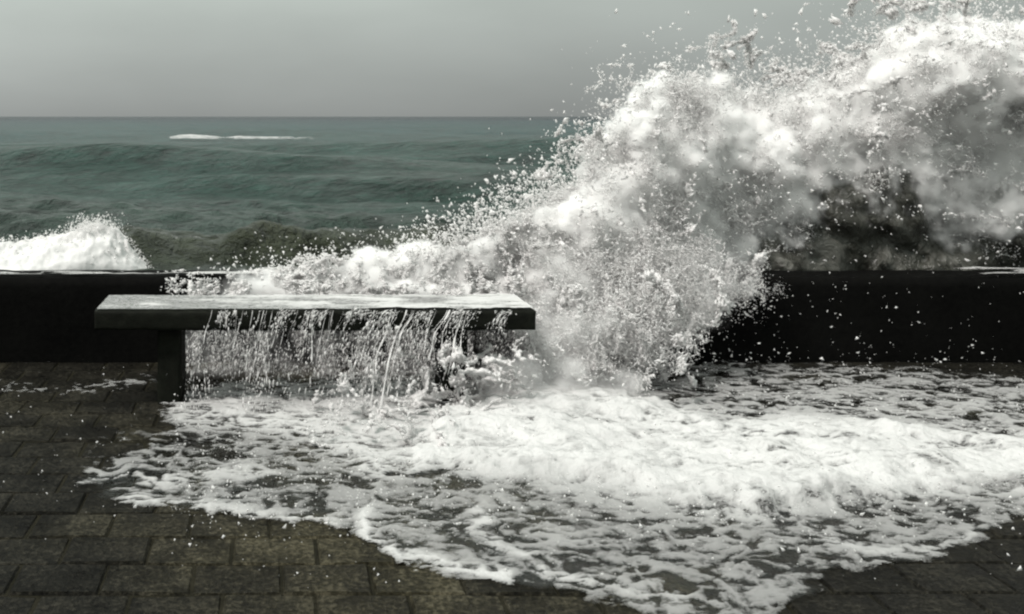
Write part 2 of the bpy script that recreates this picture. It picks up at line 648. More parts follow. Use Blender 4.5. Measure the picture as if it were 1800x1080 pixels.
def build_promenade():
    bm = box_bm(-40, 60, -30, WALL_Y + .05, -.9, -.011)
    me = bpy.data.meshes.new('promenade')
    bm.to_mesh(me)
    bm.free()
    base = tag(link('promenade', me, M_bed), kind='structure')
    PW, PD, G = .281, .210, .004
    variants = []
    for k in range(8):
        bm = bmesh.new()
        w, d = PW / 2 - G / 2, PD / 2 - G / 2
        r = random.Random(k)
        bot = [bm.verts.new((sx * w, sy * d, -.06)) for sx, sy in ((-1, -1), (1, -1), (1, 1), (-1, 1))]
        mid, top = [], []
        for sx, sy in ((-1, -1), (0, -1), (1, -1), (1, 1), (0, 1), (-1, 1)):
            jx, jy = r.uniform(-.003, .003), r.uniform(-.003, .003)
            mid.append(bm.verts.new((sx * w + jx, sy * d + jy, -.008 - r.random() * .003)))
            top.append(bm.verts.new((sx * (w - .008) + jx, sy * (d - .008) + jy, r.uniform(-.0025, .0025))))
        for i in range(6):
            j = (i + 1) % 6
            bm.faces.new((mid[i], mid[j], top[j], top[i]))
        bm.faces.new(top)
        bm.faces.new((bot[0], bot[1], mid[2], mid[1], mid[0]))
        bm.faces.new((bot[1], bot[2], mid[3], mid[2]))
        bm.faces.new((bot[2], bot[3], mid[5], mid[4], mid[3]))
        bm.faces.new((bot[3], bot[0], mid[0], mid[5]))
        m2 = bpy.data.meshes.new('paver')
        bm.to_mesh(m2)
        bm.free()
        m2.materials.append(M_paver)
        variants.append(m2)
    cells = []
    rows = 27
    for j in range(rows):
        yc = WALL_Y - .012 - PD * (j + .5)
        off = .5 * (j % 2) + random.uniform(-.10, .10)
        for i in range(-18, 30):
            xc = (i + off) * PW + .01
            dv = yc
            px, py = HX + F * xc / dv, HY + F * (EYE) / dv
            inside = -60 < px < 1860 and py < 1110 and yc > 2.8
            cells.append((0 if inside else 1, yc + abs(xc - .5) * .15, xc, yc))
    cells.sort()
    far_V, far_F, nv = [], [], 0
    for k, (out_, _, xc, yc) in enumerate(cells):
        zj, rz, tx, ty = random.gauss(0, .0018), random.gauss(0, .006), random.gauss(0, .006), random.gauss(0, .006)
        if k < 298 and not out_:
            o = bpy.data.objects.new('paver', variants[k % 8])
            COL.objects.link(o)
            o.parent = base
            o.location = (xc, yc, -.004 + zj)
            o.rotation_euler = (tx, ty, rz + (math.pi if random.random() < .5 else 0))
        else:
            w, d = PW / 2 - G / 2, PD / 2 - G / 2
            far_V += [(xc + sx * w, yc + sy * d, zz + zj) for zz in (-.06, -.012) for sx, sy in ((-1, -1), (1, -1), (1, 1), (-1, 1))]
            far_V += [(xc + sx * (w - .01), yc + sy * (d - .01), -.004 + zj) for sx, sy in ((-1, -1), (1, -1), (1, 1), (-1, 1))]
            for q in ((0, 1, 5, 4), (1, 2, 6, 5), (2, 3, 7, 6), (3, 0, 4, 7), (4, 5, 9, 8), (5, 6, 10, 9), (6, 7, 11, 10), (7, 4, 8, 11), (8, 9, 10, 11)):
                far_F.append([nv + t for t in q])
            nv += 12
    me = np_mesh('paver_field', np.array(far_V), np.array(far_F), False)
    tag(link('paver_field', me, M_paver, base), kind='stuff')


build_promenade()


# ------------------------------------------------------------------ stone blocks (wall, bench)
def rough_block(name, x0, x1, y0, y1, z0, z1, step, amp, round_=.015, freq=6.0, taper=0.0, seed=0.0):
    """a weathered stone block: gridded faces, rounded and chipped edges"""
    nx, ny, nz = (max(2, int(round((b - a) / step)) + 1) for a, b in ((x0, x1), (y0, y1), (z0, z1)))
    bm = bmesh.new()
    idx = {}

    def vert(i, j, k):
        key = (i, j, k)
        if key not in idx:
            idx[key] = bm.verts.new((x0 + (x1 - x0) * i / (nx - 1), y0 + (y1 - y0) * j / (ny - 1), z0 + (z1 - z0) * k / (nz - 1)))
        return idx[key]
    for i in range(nx - 1):
        for j in range(ny - 1):
            bm.faces.new((vert(i, j, 0), vert(i, j + 1, 0), vert(i + 1, j + 1, 0), vert(i + 1, j, 0)))
            bm.faces.new((vert(i, j, nz - 1), vert(i + 1, j, nz - 1), vert(i + 1, j + 1, nz - 1), vert(i, j + 1, nz - 1)))
    for i in range(nx - 1):
        for k in range(nz - 1):
            bm.faces.new((vert(i, 0, k), vert(i + 1, 0, k), vert(i + 1, 0, k + 1), vert(i, 0, k + 1)))
            bm.faces.new((vert(i, ny - 1, k), vert(i, ny - 1, k + 1), vert(i + 1, ny - 1, k + 1), vert(i + 1, ny - 1, k)))
    for j in range(ny - 1):
        for k in range(nz - 1):
            bm.faces.new((vert(0, j, k), vert(0, j, k + 1), vert(0, j + 1, k + 1), vert(0, j + 1, k)))
            bm.faces.new((vert(nx - 1, j, k), vert(nx - 1, j + 1, k), vert(nx - 1, j + 1, k + 1), vert(nx - 1, j, k + 1)))
    bm.normal_update()
    V = np.array([v.co[:] for v in bm.verts])
    Nn = np.array([v.normal[:] for v in bm.verts])
    n = fbm(V * freq + seed, 4, .6) - .5
    chip = sstep(.52, .75, fbm(V * freq * .7 + seed + 31, 3))
    lo, hi = np.array([x0, y0, z0]), np.array([x1, y1, z1])
    # distance to the nearest edge: corners pulled in
    near = (np.minimum(np.abs(V - lo), np.abs(V - hi)) < step * .55).sum(1)
    pull = np.where(near >= 2, 1.0, 0.0)
    V = V + Nn * (n * amp * 2)[:, None] - Nn * (pull * round_ * (.45 + 1.1 * chip))[:, None]
    if taper:
        c = (lo + hi) / 2
        s = 1 - taper * (1 - (V[:, 2] - z0) / (z1 - z0))
        V[:, 0] = c[0] + (V[:, 0] - c[0]) * s
        V[:, 1] = c[1] + (V[:, 1] - c[1]) * s
    for v, c in zip(bm.verts, V):
        v.co = c
    me = bpy.data.meshes.new(name)
    bm.to_mesh(me)
    bm.free()
    me.polygons.foreach_set('use_smooth', np.ones(len(me.polygons), bool))
    return me


wall = tag(link('sea_wall', rough_block('sea_wall', -14, 20, WALL_Y, WALL_Y + WALL_T, -1.6, WALL_H, .06, .010, .014, 3.0), M_wall),
           'low black wet stone sea wall running between the paved promenade and the sea', 'sea wall')

BX0, BX1, BY0, BY1, BZ0, BZ1 = -.893, 1.312, 5.10, 5.52, .382, .482
bench = tag(empty('stone_bench', (.2, 5.3, 0)), 'dark wet stone slab bench on two block legs, swamped by water beside the sea wall', 'bench')


def bench_part(name, *a, **k):
    me = rough_block(name, *a, **k)
    me.transform(Matrix.Translation((-.2, -5.3, 0)))
    return link(name, me, M_bench, bench)


bench_part('seat', BX0, BX1, BY0, BY1, BZ0, BZ1, .0167, .006, .009, 11.0)
bench_part('leg', -.585, -.465, 5.17, 5.47, -.06, BZ0 - .003, .02, .004, .008, 9.0, seed=4.0)
bench_part('leg', .862, .985, 5.17, 5.47, -.06, BZ0 - .003, .02, .004, .008, 9.0, seed=9.0)

# ------------------------------------------------------------------ foamy wash over the pavers
def build_wash():
    st = .0095
    xs = np.arange(-1.75, 5.0, st)
    ys = np.arange(2.75, WALL_Y - .004, st)
    X, Y = np.meshgrid(xs, ys, indexing='ij')
    P = np.stack([X.ravel(), Y.ravel(), np.zeros(X.size)], -1)
    x, y = P[:, 0], P[:, 1]
    q = np.stack([x, y, x * 0], -1)
    wx = fbm(q * 2.2, 4, .55, 3) - .5
    wy = fbm(q * 2.2, 4, .55, 70) - .5
    wx2 = fbm(q * 9, 3, .55, 13) - .5
    wy2 = fbm(q * 9, 3, .55, 90) - .5
    qx, qy = x + wx * .20 + wx2 * .10, y + wy * .22 + wy2 * .10
    px, py = HX + F * qx / qy, HY + F * EYE / qy
    wet = poly_mask([(300, 690), (320, 750), (250, 790), (150, 850), (235, 890), (340, 893), (480, 903), (600, 912), (655, 930), (690, 975), (760, 1003),
                     (860, 1018), (980, 1035), (1100, 1062), (1260, 1085), (1400, 1060), (1500, 1010), (1650, 968), (1760, 930), (1870, 900), (2100, 880),
                     (2100, 680), (1800, 672), (1500, 648), (1200, 640), (900, 640), (600, 660), (420, 680)], 10)
    lace = .42 * wet
    lace -= .16 * poly_mask([(120, 830), (330, 745), (430, 770), (420, 800), (250, 890), (120, 900)], 25)
    lace += .05 * poly_mask([(600, 860), (900, 850), (1300, 905), (1500, 900), (1480, 960), (1300, 1010), (1100, 1000), (900, 990), (760, 985), (690, 960), (640, 910)], 25)
    dense = poly_mask([(830, 700), (900, 675), (1050, 690), (1160, 705), (1260, 745), (1400, 735), (1560, 752), (1700, 770), (2100, 790), (2100, 880), (1800, 872), (1740, 858),
                       (1600, 872), (1400, 893), (1300, 903), (1200, 890), (1080, 868), (980, 855), (850, 842), (730, 818), (760, 775)], 13)
    left = poly_mask([(305, 708), (420, 690), (560, 692), (700, 680), (820, 690), (790, 770), (760, 830), (650, 850), (560, 790), (470, 762), (400, 752), (335, 756)], 12)
    back = poly_mask([(1150, 690), (1500, 672), (1800, 690), (2100, 700), (2100, 790), (1800, 775), (1500, 750), (1250, 745)], 18)
    lips = np.maximum.reduce([.75 * line_mask([(225, 884), (270, 893), (340, 890), (480, 903), (600, 912)], 9),
                              1.0 * line_mask([(655, 905), (672, 950), (720, 985), (790, 1003), (880, 1012)], 13),
                              .75 * line_mask([(850, 905), (890, 950), (940, 995), (1010, 1018)], 14),
                              .45 * line_mask([(1010, 1018), (1110, 1035), (1200, 1040)], 12),
                              .55 * line_mask([(1430, 930), (1500, 965), (1560, 985)], 10),
                              .45 * line_mask([(1520, 970), (1640, 962), (1700, 940)], 9),
                              .6 * line_mask([(160, 848), (260, 850), (380, 838), (470, 842)], 12)])
    wetv = samp(wet, px, py)
    cov = samp(lace, px, py) + samp(dense, px, py) * (.34 + .56 * sstep(.30, .62, fbm(np.stack([x * 1.6, y * 4.5, x * 0 + 6], -1), 4, .6))) + .32 * samp(left, px, py) + .10 * samp(back, px, py) + .42 * samp(lips, px, py)
    # a thin old line of froth at the wall foot on the left, beside the bench leg
    pfx, pfy = HX + F * (x + wx * .1) / y, HY + F * EYE / (y + wy * .12)
    cov += .20 * samp(line_mask([(-40, 672), (60, 682), (140, 684), (220, 672), (280, 668)], 12), pfx, pfy)
    cov += .20 * samp(poly_mask([(150, 780), (300, 740), (330, 760), (260, 800), (130, 860)], 20), px, py)
    # lace: drifting cells of froth
    cells = ridge(np.stack([qx * 15, qy * 24, x * 0], -1), 3, 2.0, .6)
    cells2 = ridge(np.stack([qx * 6 + 5, qy * 9, x * 0 + 4], -1), 3, 8.0, .6)
    grain = fbm(np.stack([x * 30, y * 42, x * 0], -1), 3, .65)
    pat = .44 * cells + .28 * cells2 + .28 * grain
    rank = np.empty(len(pat), np.float32)
    rank[np.argsort(pat)] = np.linspace(0, 1, len(pat), dtype=np.float32)
    cov = np.clip(cov, 0, 1.02)
    foam = sstep(-.48, .48, rank - (1 - cov)) * sstep(.02, .2, cov)
    film = .8 * sstep(.35, .8, wetv + (fbm(q * 5, 4, .6, 55) - .5) * .5)
    dv = samp(dense, px, py) + .5 * samp(left, px, py)
    lump = fbm(np.stack([x * 11, y * 11, x * 0 + 9], -1), 4, .6)
    hi = sstep(.3, 1.0, dv)
    thickv = np.clip(.43 + .18 * (fbm(q * 6, 3, .6, 88) - .5) + .55 * samp(dense, px, py) + .45 * samp(left, px, py) + .14 * samp(back, px, py) + .48 * samp(lips, px, py), 0, 1)
    z = .0035 + foam * (.003 + .010 * lump) + hi * (.050 * sstep(.3, .75, fbm(np.stack([x * 3.2, y * 3.6, x * 0 + 2], -1), 4, .55)) + .035 * lump)
    z *= np.where(wetv > .02, 1, .8)
    P[:, 2] = z
    keep = (wetv > .12) | (foam > .08)
    # not through the bench legs
    for a, b in ((-.59, -.46), (.857, .99)):
        keep &= ~((x > a) & (x < b) & (y > 5.165) & (y < 5.475))
    f = grid_faces(len(xs), len(ys), None)
    f = f[keep[f].all(1)]
    V, f, fo, fi, bo = compact(P, f, foam, film, thickv)
    me = np_mesh('foam_wash', V, f)
    attr(me, 'foam', fo)
    attr(me, 'film', fi)
    attr(me, 'body', bo)
    return tag(link('foam_wash', me, M_wash), 'white lacy foam and thin water spreading over the dark pavers', 'foam', kind='stuff')


build_wash()


# ------------------------------------------------------------------ spray: droplets, strings of water and mist
def tets(name, P, r, dirs, elong, mat, parent=None):
    """many small drops, each a stretched tetrahedron, in one mesh"""
    n = len(P)
    base = np.array([(1, 1, 1), (1, -1, -1), (-1, 1, -1), (-1, -1, 1)], np.float32) / math.sqrt(3)
    q = rng.normal(size=(n, 4)).astype(np.float32)
    q /= np.linalg.norm(q, axis=1)[:, None]
    w, a, b, c = q.T
    M = np.stack([1 - 2 * (b * b + c * c), 2 * (a * b - c * w), 2 * (a * c + b * w), 2 * (a * b + c * w), 1 - 2 * (a * a + c * c), 2 * (b * c - a * w),
                  2 * (a * c - b * w), 2 * (b * c + a * w), 1 - 2 * (a * a + b * b)], -1).reshape(n, 3, 3)
    L = np.einsum('nij,kj->nki', M, base) * r[:, None, None]
    d = dirs / (np.linalg.norm(dirs, axis=1)[:, None] + 1e-9)
    s = np.einsum('nki,ni->nk', L, d)
    L += s[:, :, None] * d[:, None, :] * (elong - 1)[:, None, None]
    V = (P[:, None, :] + L).reshape(-1, 3)
    i = np.arange(n)[:, None, None] * 4
    f = (i + np.array([(0, 1, 2), (0, 3, 1), (0, 2, 3), (1, 3, 2)])[None]).reshape(-1, 3)
    return tag(link(name, np_mesh(name, V, f), mat, parent), kind='stuff')


def grad(fn, P, e=.01):
    v = fn(P)
    g = np.stack([fn(P + np.array(o) * e) - v for o in ((1, 0, 0), (0, 1, 0), (0, 0, 1))], -1) / e
    return v, g


def to_strings(P, freq, off, iters=4, level=.5):
    """pull points onto the curves where two noise fields cross their mid value: threads and loops of water"""
    f1 = lambda q: fbm(q * freq, 2, .5, off) - level
    f2 = lambda q: fbm(q * freq * .8, 2, .5, off + 37) - level
    P = P.copy()
    for _ in range(iters):
        for f in (f1, f2):
            v, g = grad(f, P)
            g2 = (g * g).sum(1) + 1.5
            P -= g * (v / g2)[:, None]
    _, g1 = grad(f1, P)
    _, g2 = grad(f2, P)
    d = np.cross(g1, g2)
    return P, d


def uneven(Q, r, freq=14.0):
    return r * (.35 + 2.2 * vnoise(Q * freq) ** 2.2)


def to_sheet(P, freq, off, iters=3):
    f1 = lambda q: fbm(q * freq, 3, .55, off) - .5
    P = P.copy()
    for _ in range(iters):
        v, g = grad(f1, P)
        P -= g * (v / ((g * g).sum(1) + 1.5))[:, None]
    return P


# outline of the burst over the wall
BURST = [(870, 450), (930, 402), (985, 352), (1045, 335), (1062, 270), (1085, 222), (1130, 205), (1140, 150), (1180, 140), (1225, 158), (1265, 172), (1330, 180),
         (1400, 176), (1450, 172), (1500, 138), (1540, 108), (1560, 70), (1640, 52), (1700, 45), (1760, 62), (1830, 80), (2000, 120), (2000, 470), (1800, 478),
         (1700, 470), (1600, 445), (1450, 455), (1330, 480), (1200, 500), (1000, 520), (880, 520)]
SPILL = [(930, 440), (1120, 430), (1320, 440), (1345, 500), (1300, 540), (1215, 560), (1200, 650), (1080, 655), (960, 650), (925, 600)]
OVERTOP = [(300, 508), (380, 498), (450, 484), (540, 474), (640, 466), (740, 455), (820, 428), (900, 398), (980, 390), (1000, 520), (940, 525), (700, 522), (480, 522), (320, 522)]
CURTAIN = [(325, 560), (600, 560), (945, 560), (960, 660), (900, 690), (700, 700), (500, 705), (330, 690)]
MOUND = [(820, 690), (880, 655), (1000, 650), (1110, 665), (1150, 700), (1100, 740), (1000, 760), (830, 740)]

m_burst = poly_mask(BURST, 14)
m_wide = poly_mask(BURST, 55)
hole = 1 - .70 * np.clip(ellip(1625, 378, 225, 95) + .60 * ellip(1400, 445, 130, 55) + .5 * ellip(1720, 290, 100, 90), 0, 1)
hole = np.clip(hole + .55 * ellip(1790, 430, 70, 55), 0, 1)
m_spill = poly_mask(SPILL, 16)
m_over = poly_mask(OVERTOP, 9)
m_curt = poly_mask(CURTAIN, 18)
m_mound = poly_mask(MOUND, 14)


def burst_depth(px, py):
    """distance of the middle of the burst: behind the wall at the right, leaning over it towards the left"""
    d = 7.05 - .75 * sstep(1350, 1000, px)
    d = d - .35 * sstep(260, 90, py) * sstep(1400, 1750, px)
    return d


def burst_half(px, py):
    return .10 + .55 * samp(m_wide, px, py) ** 1.2


REG = {
    'burst': (m_burst, burst_depth, burst_half),
    'spill': (m_spill, lambda px, py: 6.0 - .55 * sstep(440, 640, py), lambda px, py: .10 + .22 * samp(m_spill, px, py)),
    'over': (m_over, lambda px, py: 6.12 - .22 * sstep(470, 520, py), lambda px, py: .22 + 0 * px),
    'curtain': (m_curt, lambda px, py: 5.85 - .12 * sstep(560, 690, py), lambda px, py: .10 + 0 * px),
    'mound': (m_mound, lambda px, py: 5.35 + 0 * px, lambda px, py: .25 + 0 * px),
}


def region_value(P, key):
    m, dc, hw = REG[key]
    px, py = to_px(P)
    t = (P[:, 1] - dc(px, py)) / hw(px, py)
    return samp(m, px, py), t, px, py


def scatter(key, n, box, mask=None, power=1.0, thick=1.0, edge=None):
    """n points spread through a region by the mask"""
    m, dc, hw = REG[key]
    mm = m if mask is None else mask
    out = []
    got = 0
    while got < n:
        k = int(n * 1.5) + 1000
        px = rng.uniform(box[0], box[2], k)
        py = rng.uniform(box[1], box[3], k)
        ok = rng.random(k) < samp(mm, px, py) ** power
        px, py = px[ok], py[ok]
        t = rng.uniform(-1, 1, len(px)) * thick
        d = dc(px, py) + t * hw(px, py)
        out.append(to_world(px, py, d))
        got += len(px)
    return np.concatenate(out)[:n]


wave = tag(empty('crashing_wave', (2.6, 6.9, SEA_Z)), 'big white burst of spray from a wave crashing over the sea wall behind the bench', 'wave')
W0 = np.array(wave.location)


def wave_part(o):
    o.location = tuple(-W0)
    return o


# mist grid
def build_mist():
    vx = .020
    mn = np.array((-.75, 5.05, 0.0))
    mx = np.array((5.9, 7.95, 2.45))
    n = np.ceil((mx - mn) / vx).astype(int)
    mx = mn + n * vx
    ax = [mn[i] + (np.arange(n[i]) + .5) * vx for i in range(3)]
    GA = np.stack(np.meshgrid(*ax, indexing='ij'), -1).reshape(-1, 3).astype(np.float32)
    pa, pb = to_px(GA)
    near = np.zeros(len(GA), bool)
    for key in ('burst', 'spill', 'over', 'curtain', 'mound'):
        m, dc, hw = REG[key]
        near |= (samp(blur_mask(m, 20), pa, pb) > .03) & (np.abs(GA[:, 1] - dc(pa, pb)) < hw(pa, pb) * 1.15 + .12)
    G = GA[near]
    tot = np.zeros(len(G), np.float32)
    n1 = fbm(G * 2.1, 4, .58, 4)
    n2 = fbm(G * 7.5, 4, .62, 21)
    rd = ridge(G * 4.2, 4, 12.0, .65)
    W = G + (np.stack([fbm(G * 3.4, 4, .66, o) for o in (1, 50, 99)], -1) - .5) * .36
    w = .28 * n1 + .44 * n2 + .28 * rd

    def body(key, lo, hi, gain):
        v, t, px, py = region_value(W, key)
        base = sstep(.04, .55, v * np.clip(1 - t ** 2, 0, 1))
        return base * sstep(lo, hi, w + gain * (base - .6)), px, py
    net = sstep(.48, .82, ridge(W * 5.5, 3, 40.0, .6))
    d, px, py = body('burst', .34, .55, .32)
    hv = samp(hole, px, py)
    tot += d * hv ** 1.5 * (18 + 75 * sstep(.38, .58, w) + 30 * net)
    d, px, py = body('spill', .44, .60, .16)
    lr = sstep(1110, 930, px)
    tot += d * (.2 + 7 * lr + 15 * net * (.30 + .7 * lr)) * (1 - .72 * sstep(540, 620, py))
    d, px, py = body('over', .40, .56, .20)
    tot += d * (9 + 45 * net + 22 * sstep(560, 850, px)) * sstep(330, 620, px)
    v, t, px, py = region_value(G, 'curtain')
    stre = fbm(G * np.array((14, 8, 3.0)), 4, .6, 31)
    tot += v * np.clip(1 - t ** 2, 0, 1) * sstep(.36, .66, stre) * 2.0
    d, px, py = body('mound', .44, .60, .2)
    tot += d * 6 * (G[:, 2] > .01)
    full = np.zeros(len(GA), np.float32)
    full[near] = tot
    tot, G = full, GA
    me = bpy.data.meshes.new('mist')
    me.vertices.add(len(G))
    me.vertices.foreach_set('co', G.astype(np.float32).ravel())
    attr(me, 'dens', tot)
    m, t, out = mat_new('spray_mist')
    pv = t.nodes.new('ShaderNodeVolumePrincipled')
    pv.inputs['Color'].default_value = (.992, .9895, .988, 1)
    pv.inputs['Anisotropy'].default_value = .1
    nz = noise_tex(t, 13.0, 4, .7, 'Object', None, .8)
    tear = t.nodes.new('ShaderNodeMapRange')
    tear.interpolation_type = 'SMOOTHSTEP'
    for nm, vv in (('From Min', .36), ('From Max', .62), ('To Min', .12), ('To Max', 2.1)):
        tear.inputs[nm].default_value = vv
    t.links.new(nz, tear.inputs['Value'])
    vi = t.nodes.new('ShaderNodeAttribute')
    vi.attribute_name = 'density'
    t.links.new(mth(t, 'MULTIPLY', vi.outputs['Fac'], tear.outputs[0]), pv.inputs['Density'])
    pv.inputs['Density Attribute'].default_value = ''
    t.links.new(pv.outputs[0], out.inputs['Volume'])
    o = wave_part(link('mist', me, m, wave))
    ng = bpy.data.node_groups.new('mist_grid', 'GeometryNodeTree')
    ng.interface.new_socket('Geometry', in_out='INPUT', socket_type='NodeSocketGeometry')
    ng.interface.new_socket('Geometry', in_out='OUTPUT', socket_type='NodeSocketGeometry')
    N, Lk = ng.nodes.new, ng.links.new
    gi, go, vc, si, sm = (N(k) for k in ('NodeGroupInput', 'NodeGroupOutput', 'GeometryNodeVolumeCube', 'GeometryNodeSampleIndex', 'GeometryNodeSetMaterial'))
    na = N('GeometryNodeInputNamedAttribute')
    na.data_type = 'FLOAT'
    na.inputs['Name'].default_value = 'dens'
    si.data_type, si.domain, si.clamp = 'FLOAT', 'POINT', True
    Lk(gi.outputs[0], si.inputs['Geometry'])
    Lk(na.outputs[0], si.inputs['Value'])
    pos = N('GeometryNodeInputPosition')

    def vm(op, a, b):
        q = N('ShaderNodeVectorMath')
        q.operation = op
        for k, x in enumerate((a, b)):
            if x is None:
                continue
            if isinstance(x, tuple):
                q.inputs[k].default_value = x
            else:
                Lk(x, q.inputs[k])
        return q.outputs['Value'] if op == 'DOT_PRODUCT' else q.outputs[0]
    rel = vm('SUBTRACT', pos.outputs[0], tuple(mn))
    c = vm('FLOOR', vm('MULTIPLY', rel, (1 / vx, 1 / vx, 1 / vx)), None)
    c = vm('MINIMUM', vm('MAXIMUM', c, (0, 0, 0)), tuple(float(k - 1) for k in n))
    Lk(vm('DOT_PRODUCT', c, (float(n[1] * n[2]), float(n[2]), 1.0)), si.inputs['Index'])
    Lk(si.outputs[0], vc.inputs['Density'])
    vc.inputs['Min'].default_value = tuple(mn)
    vc.inputs['Max'].default_value = tuple(mx)
    for k, q in zip('XYZ', n):
        vc.inputs['Resolution ' + k].default_value = int(q)
    Lk(vc.outputs[0], sm.inputs[0])
    sm.inputs['Material'].default_value = m
    Lk(sm.outputs[0], go.inputs[0])
    o.modifiers.new('grid', 'NODES').node_group = ng
    tag(o, kind='stuff')


build_mist()


# dark unbroken water heaped up behind the wall, under the spray
def build_body():
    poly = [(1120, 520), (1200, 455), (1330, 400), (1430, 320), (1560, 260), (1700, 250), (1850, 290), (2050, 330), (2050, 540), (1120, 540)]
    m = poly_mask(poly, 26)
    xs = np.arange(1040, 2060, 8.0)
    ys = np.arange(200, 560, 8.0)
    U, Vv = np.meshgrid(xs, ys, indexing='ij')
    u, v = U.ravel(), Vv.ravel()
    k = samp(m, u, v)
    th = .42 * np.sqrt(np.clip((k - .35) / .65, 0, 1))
    keep = k > .35
    f0 = to_world(u, v, np.full(len(u), 7.0))
    no_ = fbm(f0 * 3, 5, .6, 6) - .5
    front = to_world(u, v, 7.0 - th * (1 + 1.2 * no_))
    back_ = to_world(u, v, 7.0 + th * 1.4)
    f = grid_faces(len(xs), len(ys))
    f = f[keep[f].all(1)]
    V = np.concatenate([front, back_])
    fa = np.concatenate([f, f[:, ::-1] + len(front)])
    V, fa = compact(V, fa)
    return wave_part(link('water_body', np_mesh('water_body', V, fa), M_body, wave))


build_body()


def rad(n, med, sig, lo, hi):
    return np.clip(med * np.exp(rng.normal(0, sig, n)), lo, hi).astype(np.float32)


def build_spray():
    big = (850, -120, 1960, 520)
    # 1. torn skin of the burst: crumpled sheets of drops
    P = scatter('burst', 70000, big, m_burst * hole, 1.3, 1.0)
    Q = to_sheet(P, 3.2, 5.0)
    Q += rng.normal(0, .006, Q.shape)
    d = np.tile(np.array((-.6, -.3, .7)), (len(Q), 1)) + rng.normal(0, .5, Q.shape)
    wave_part(tets('spray_sheet', Q, rad(len(Q), .0052, .45, .002, .014), d, rng.uniform(1, 2.6, len(Q)), M_spray, wave))
    # 2. strings and loops along the ragged rim, flung up and to the left
    rim = np.clip(m_wide * 2.2, 0, 1) * (1 - sstep(.75, 1.0, m_burst) * .55)
    wisp = np.maximum.reduce([ellip(1530, 22, 45, 24), line_mask([(1500, 8), (1520, 38), (1555, 30), (1585, 4), (1625, 28), (1645, 50)], 14), ellip(1660, 15, 50, 20),
                              line_mask([(1270, 140), (1300, 112), (1325, 80), (1295, 58), (1265, 66)], 13), line_mask([(1128, 175), (1136, 140), (1165, 126), (1195, 126)], 13),
                              line_mask([(1003, 275), (1028, 263), (1075, 260)], 11), line_mask([(1465, 150), (1500, 120), (1515, 90), (1540, 92)], 12), .6 * ellip(1420, 130, 50, 20)])
    rim = np.maximum(rim, wisp * 1.2)
    P = scatter('burst', 170000, big, np.clip(rim, 0, 1) * (hole * .7 + .3), 1.5, 1.0)
    Q, d = to_strings(P, 4.2, 2.0, 5)
    Q += rng.normal(0, .003, Q.shape)
    n0 = fbm(Q * 2.0, 3, .5, 77)
    pxx, pyy = to_px(Q)
    k = n0 > .50 - .12 * samp(wisp, pxx, pyy)
    Q, d = Q[k], d[k]
    Q += rng.normal(0, .010, Q.shape) * (rng.random((len(Q), 1)) < .35)
    wave_part(tets('water_strings', Q, uneven(Q, rad(len(Q), .0058, .4, .002, .014)), d, rng.uniform(1.3, 3.2, len(Q)), M_spray, wave))
    # 3. loose drops thrown clear
    far = poly_mask(BURST, 90)
    P = scatter('burst', 7000, big, np.clip(far, 0, 1) * (1 - m_burst), 2.6, 1.6)
    d = rng.normal(0, .6, P.shape) + np.array((-.5, 0, .6))
    wave_part(tets('flying_drops', P, rad(len(P), .0050, .55, .002, .016), d, rng.uniform(1, 2.4, len(P)), M_spray, wave))


build_spray()


def clump_mesh(k):
    """a handful of torn water: short strings and drops, about 15 cm across"""
    n = 210
    P = rng.normal(0, .034, (n * 2, 3))
    Q, d = to_strings(P[:n], 8.0, 60.0 + 7 * k, 6)
    Q = np.concatenate([Q + rng.normal(0, .0014, Q.shape), P[n:n + 30] * 1.6])
    d = np.concatenate([d, rng.normal(0, 1, (30, 3))])
    o = tets('spray_clump', Q, rad(len(Q), .0023, .5, .0009, .006), d, rng.uniform(1.6, 4, len(Q)), M_spray)
    me = o.data
    bpy.data.objects.remove(o)
    return me


def clump_cloud(name, P, seed, parent, smin, smax):
    """one object: the clumps are spread over its points"""
    me = bpy.data.meshes.new(name)
    me.vertices.add(len(P))
    me.vertices.foreach_set('co', np.ascontiguousarray(P, np.float32).ravel())
    a = me.attributes.new('turn', 'FLOAT_VECTOR', 'POINT')
    a.data.foreach_set('vector', rng.uniform(0, 6.283, (len(P), 3)).astype(np.float32).ravel())
    a = me.attributes.new('size', 'FLOAT', 'POINT')
    a.data.foreach_set('value', rng.uniform(smin, smax, len(P)).astype(np.float32))
    o = tag(link(name, me, M_spray, parent), kind='stuff')
    ng = bpy.data.node_groups.new(name, 'GeometryNodeTree')
    ng.interface.new_socket('Geometry', in_out='INPUT', socket_type='NodeSocketGeometry')
    ng.interface.new_socket('Geometry', in_out='OUTPUT', socket_type='NodeSocketGeometry')
    N, Lk = ng.nodes.new, ng.links.new
    gi, go, iop, join = N('NodeGroupInput'), N('NodeGroupOutput'), N('GeometryNodeInstanceOnPoints'), N('GeometryNodeJoinGeometry')
    m2p = N('GeometryNodeMeshToPoints')
    Lk(gi.outputs[0], m2p.inputs['Mesh'])
    Lk(m2p.outputs[0], iop.inputs['Points'])
    for me2 in reversed(CLUMPS):
        oi = N('GeometryNodeObjectInfo')
        oi.inputs['Object'].default_value = me2
        g2i = N('GeometryNodeGeometryToInstance')
        Lk(oi.outputs['Geometry'], g2i.inputs[0])
        Lk(g2i.outputs[0], join.inputs[0])
    Lk(join.outputs[0], iop.inputs['Instance'])
    iop.inputs['Pick Instance'].default_value = True
    for nm, ty, sock in (('turn', 'FLOAT_VECTOR', 'Rotation'), ('size', 'FLOAT', 'Scale')):
        na = N('GeometryNodeInputNamedAttribute')
        na.data_type = ty
        na.inputs['Name'].default_value = nm
        Lk(na.outputs[0], iop.inputs[sock])
    Lk(iop.outputs[0], go.inputs[0])
    o.modifiers.new('spread', 'NODES').node_group = ng
    return o


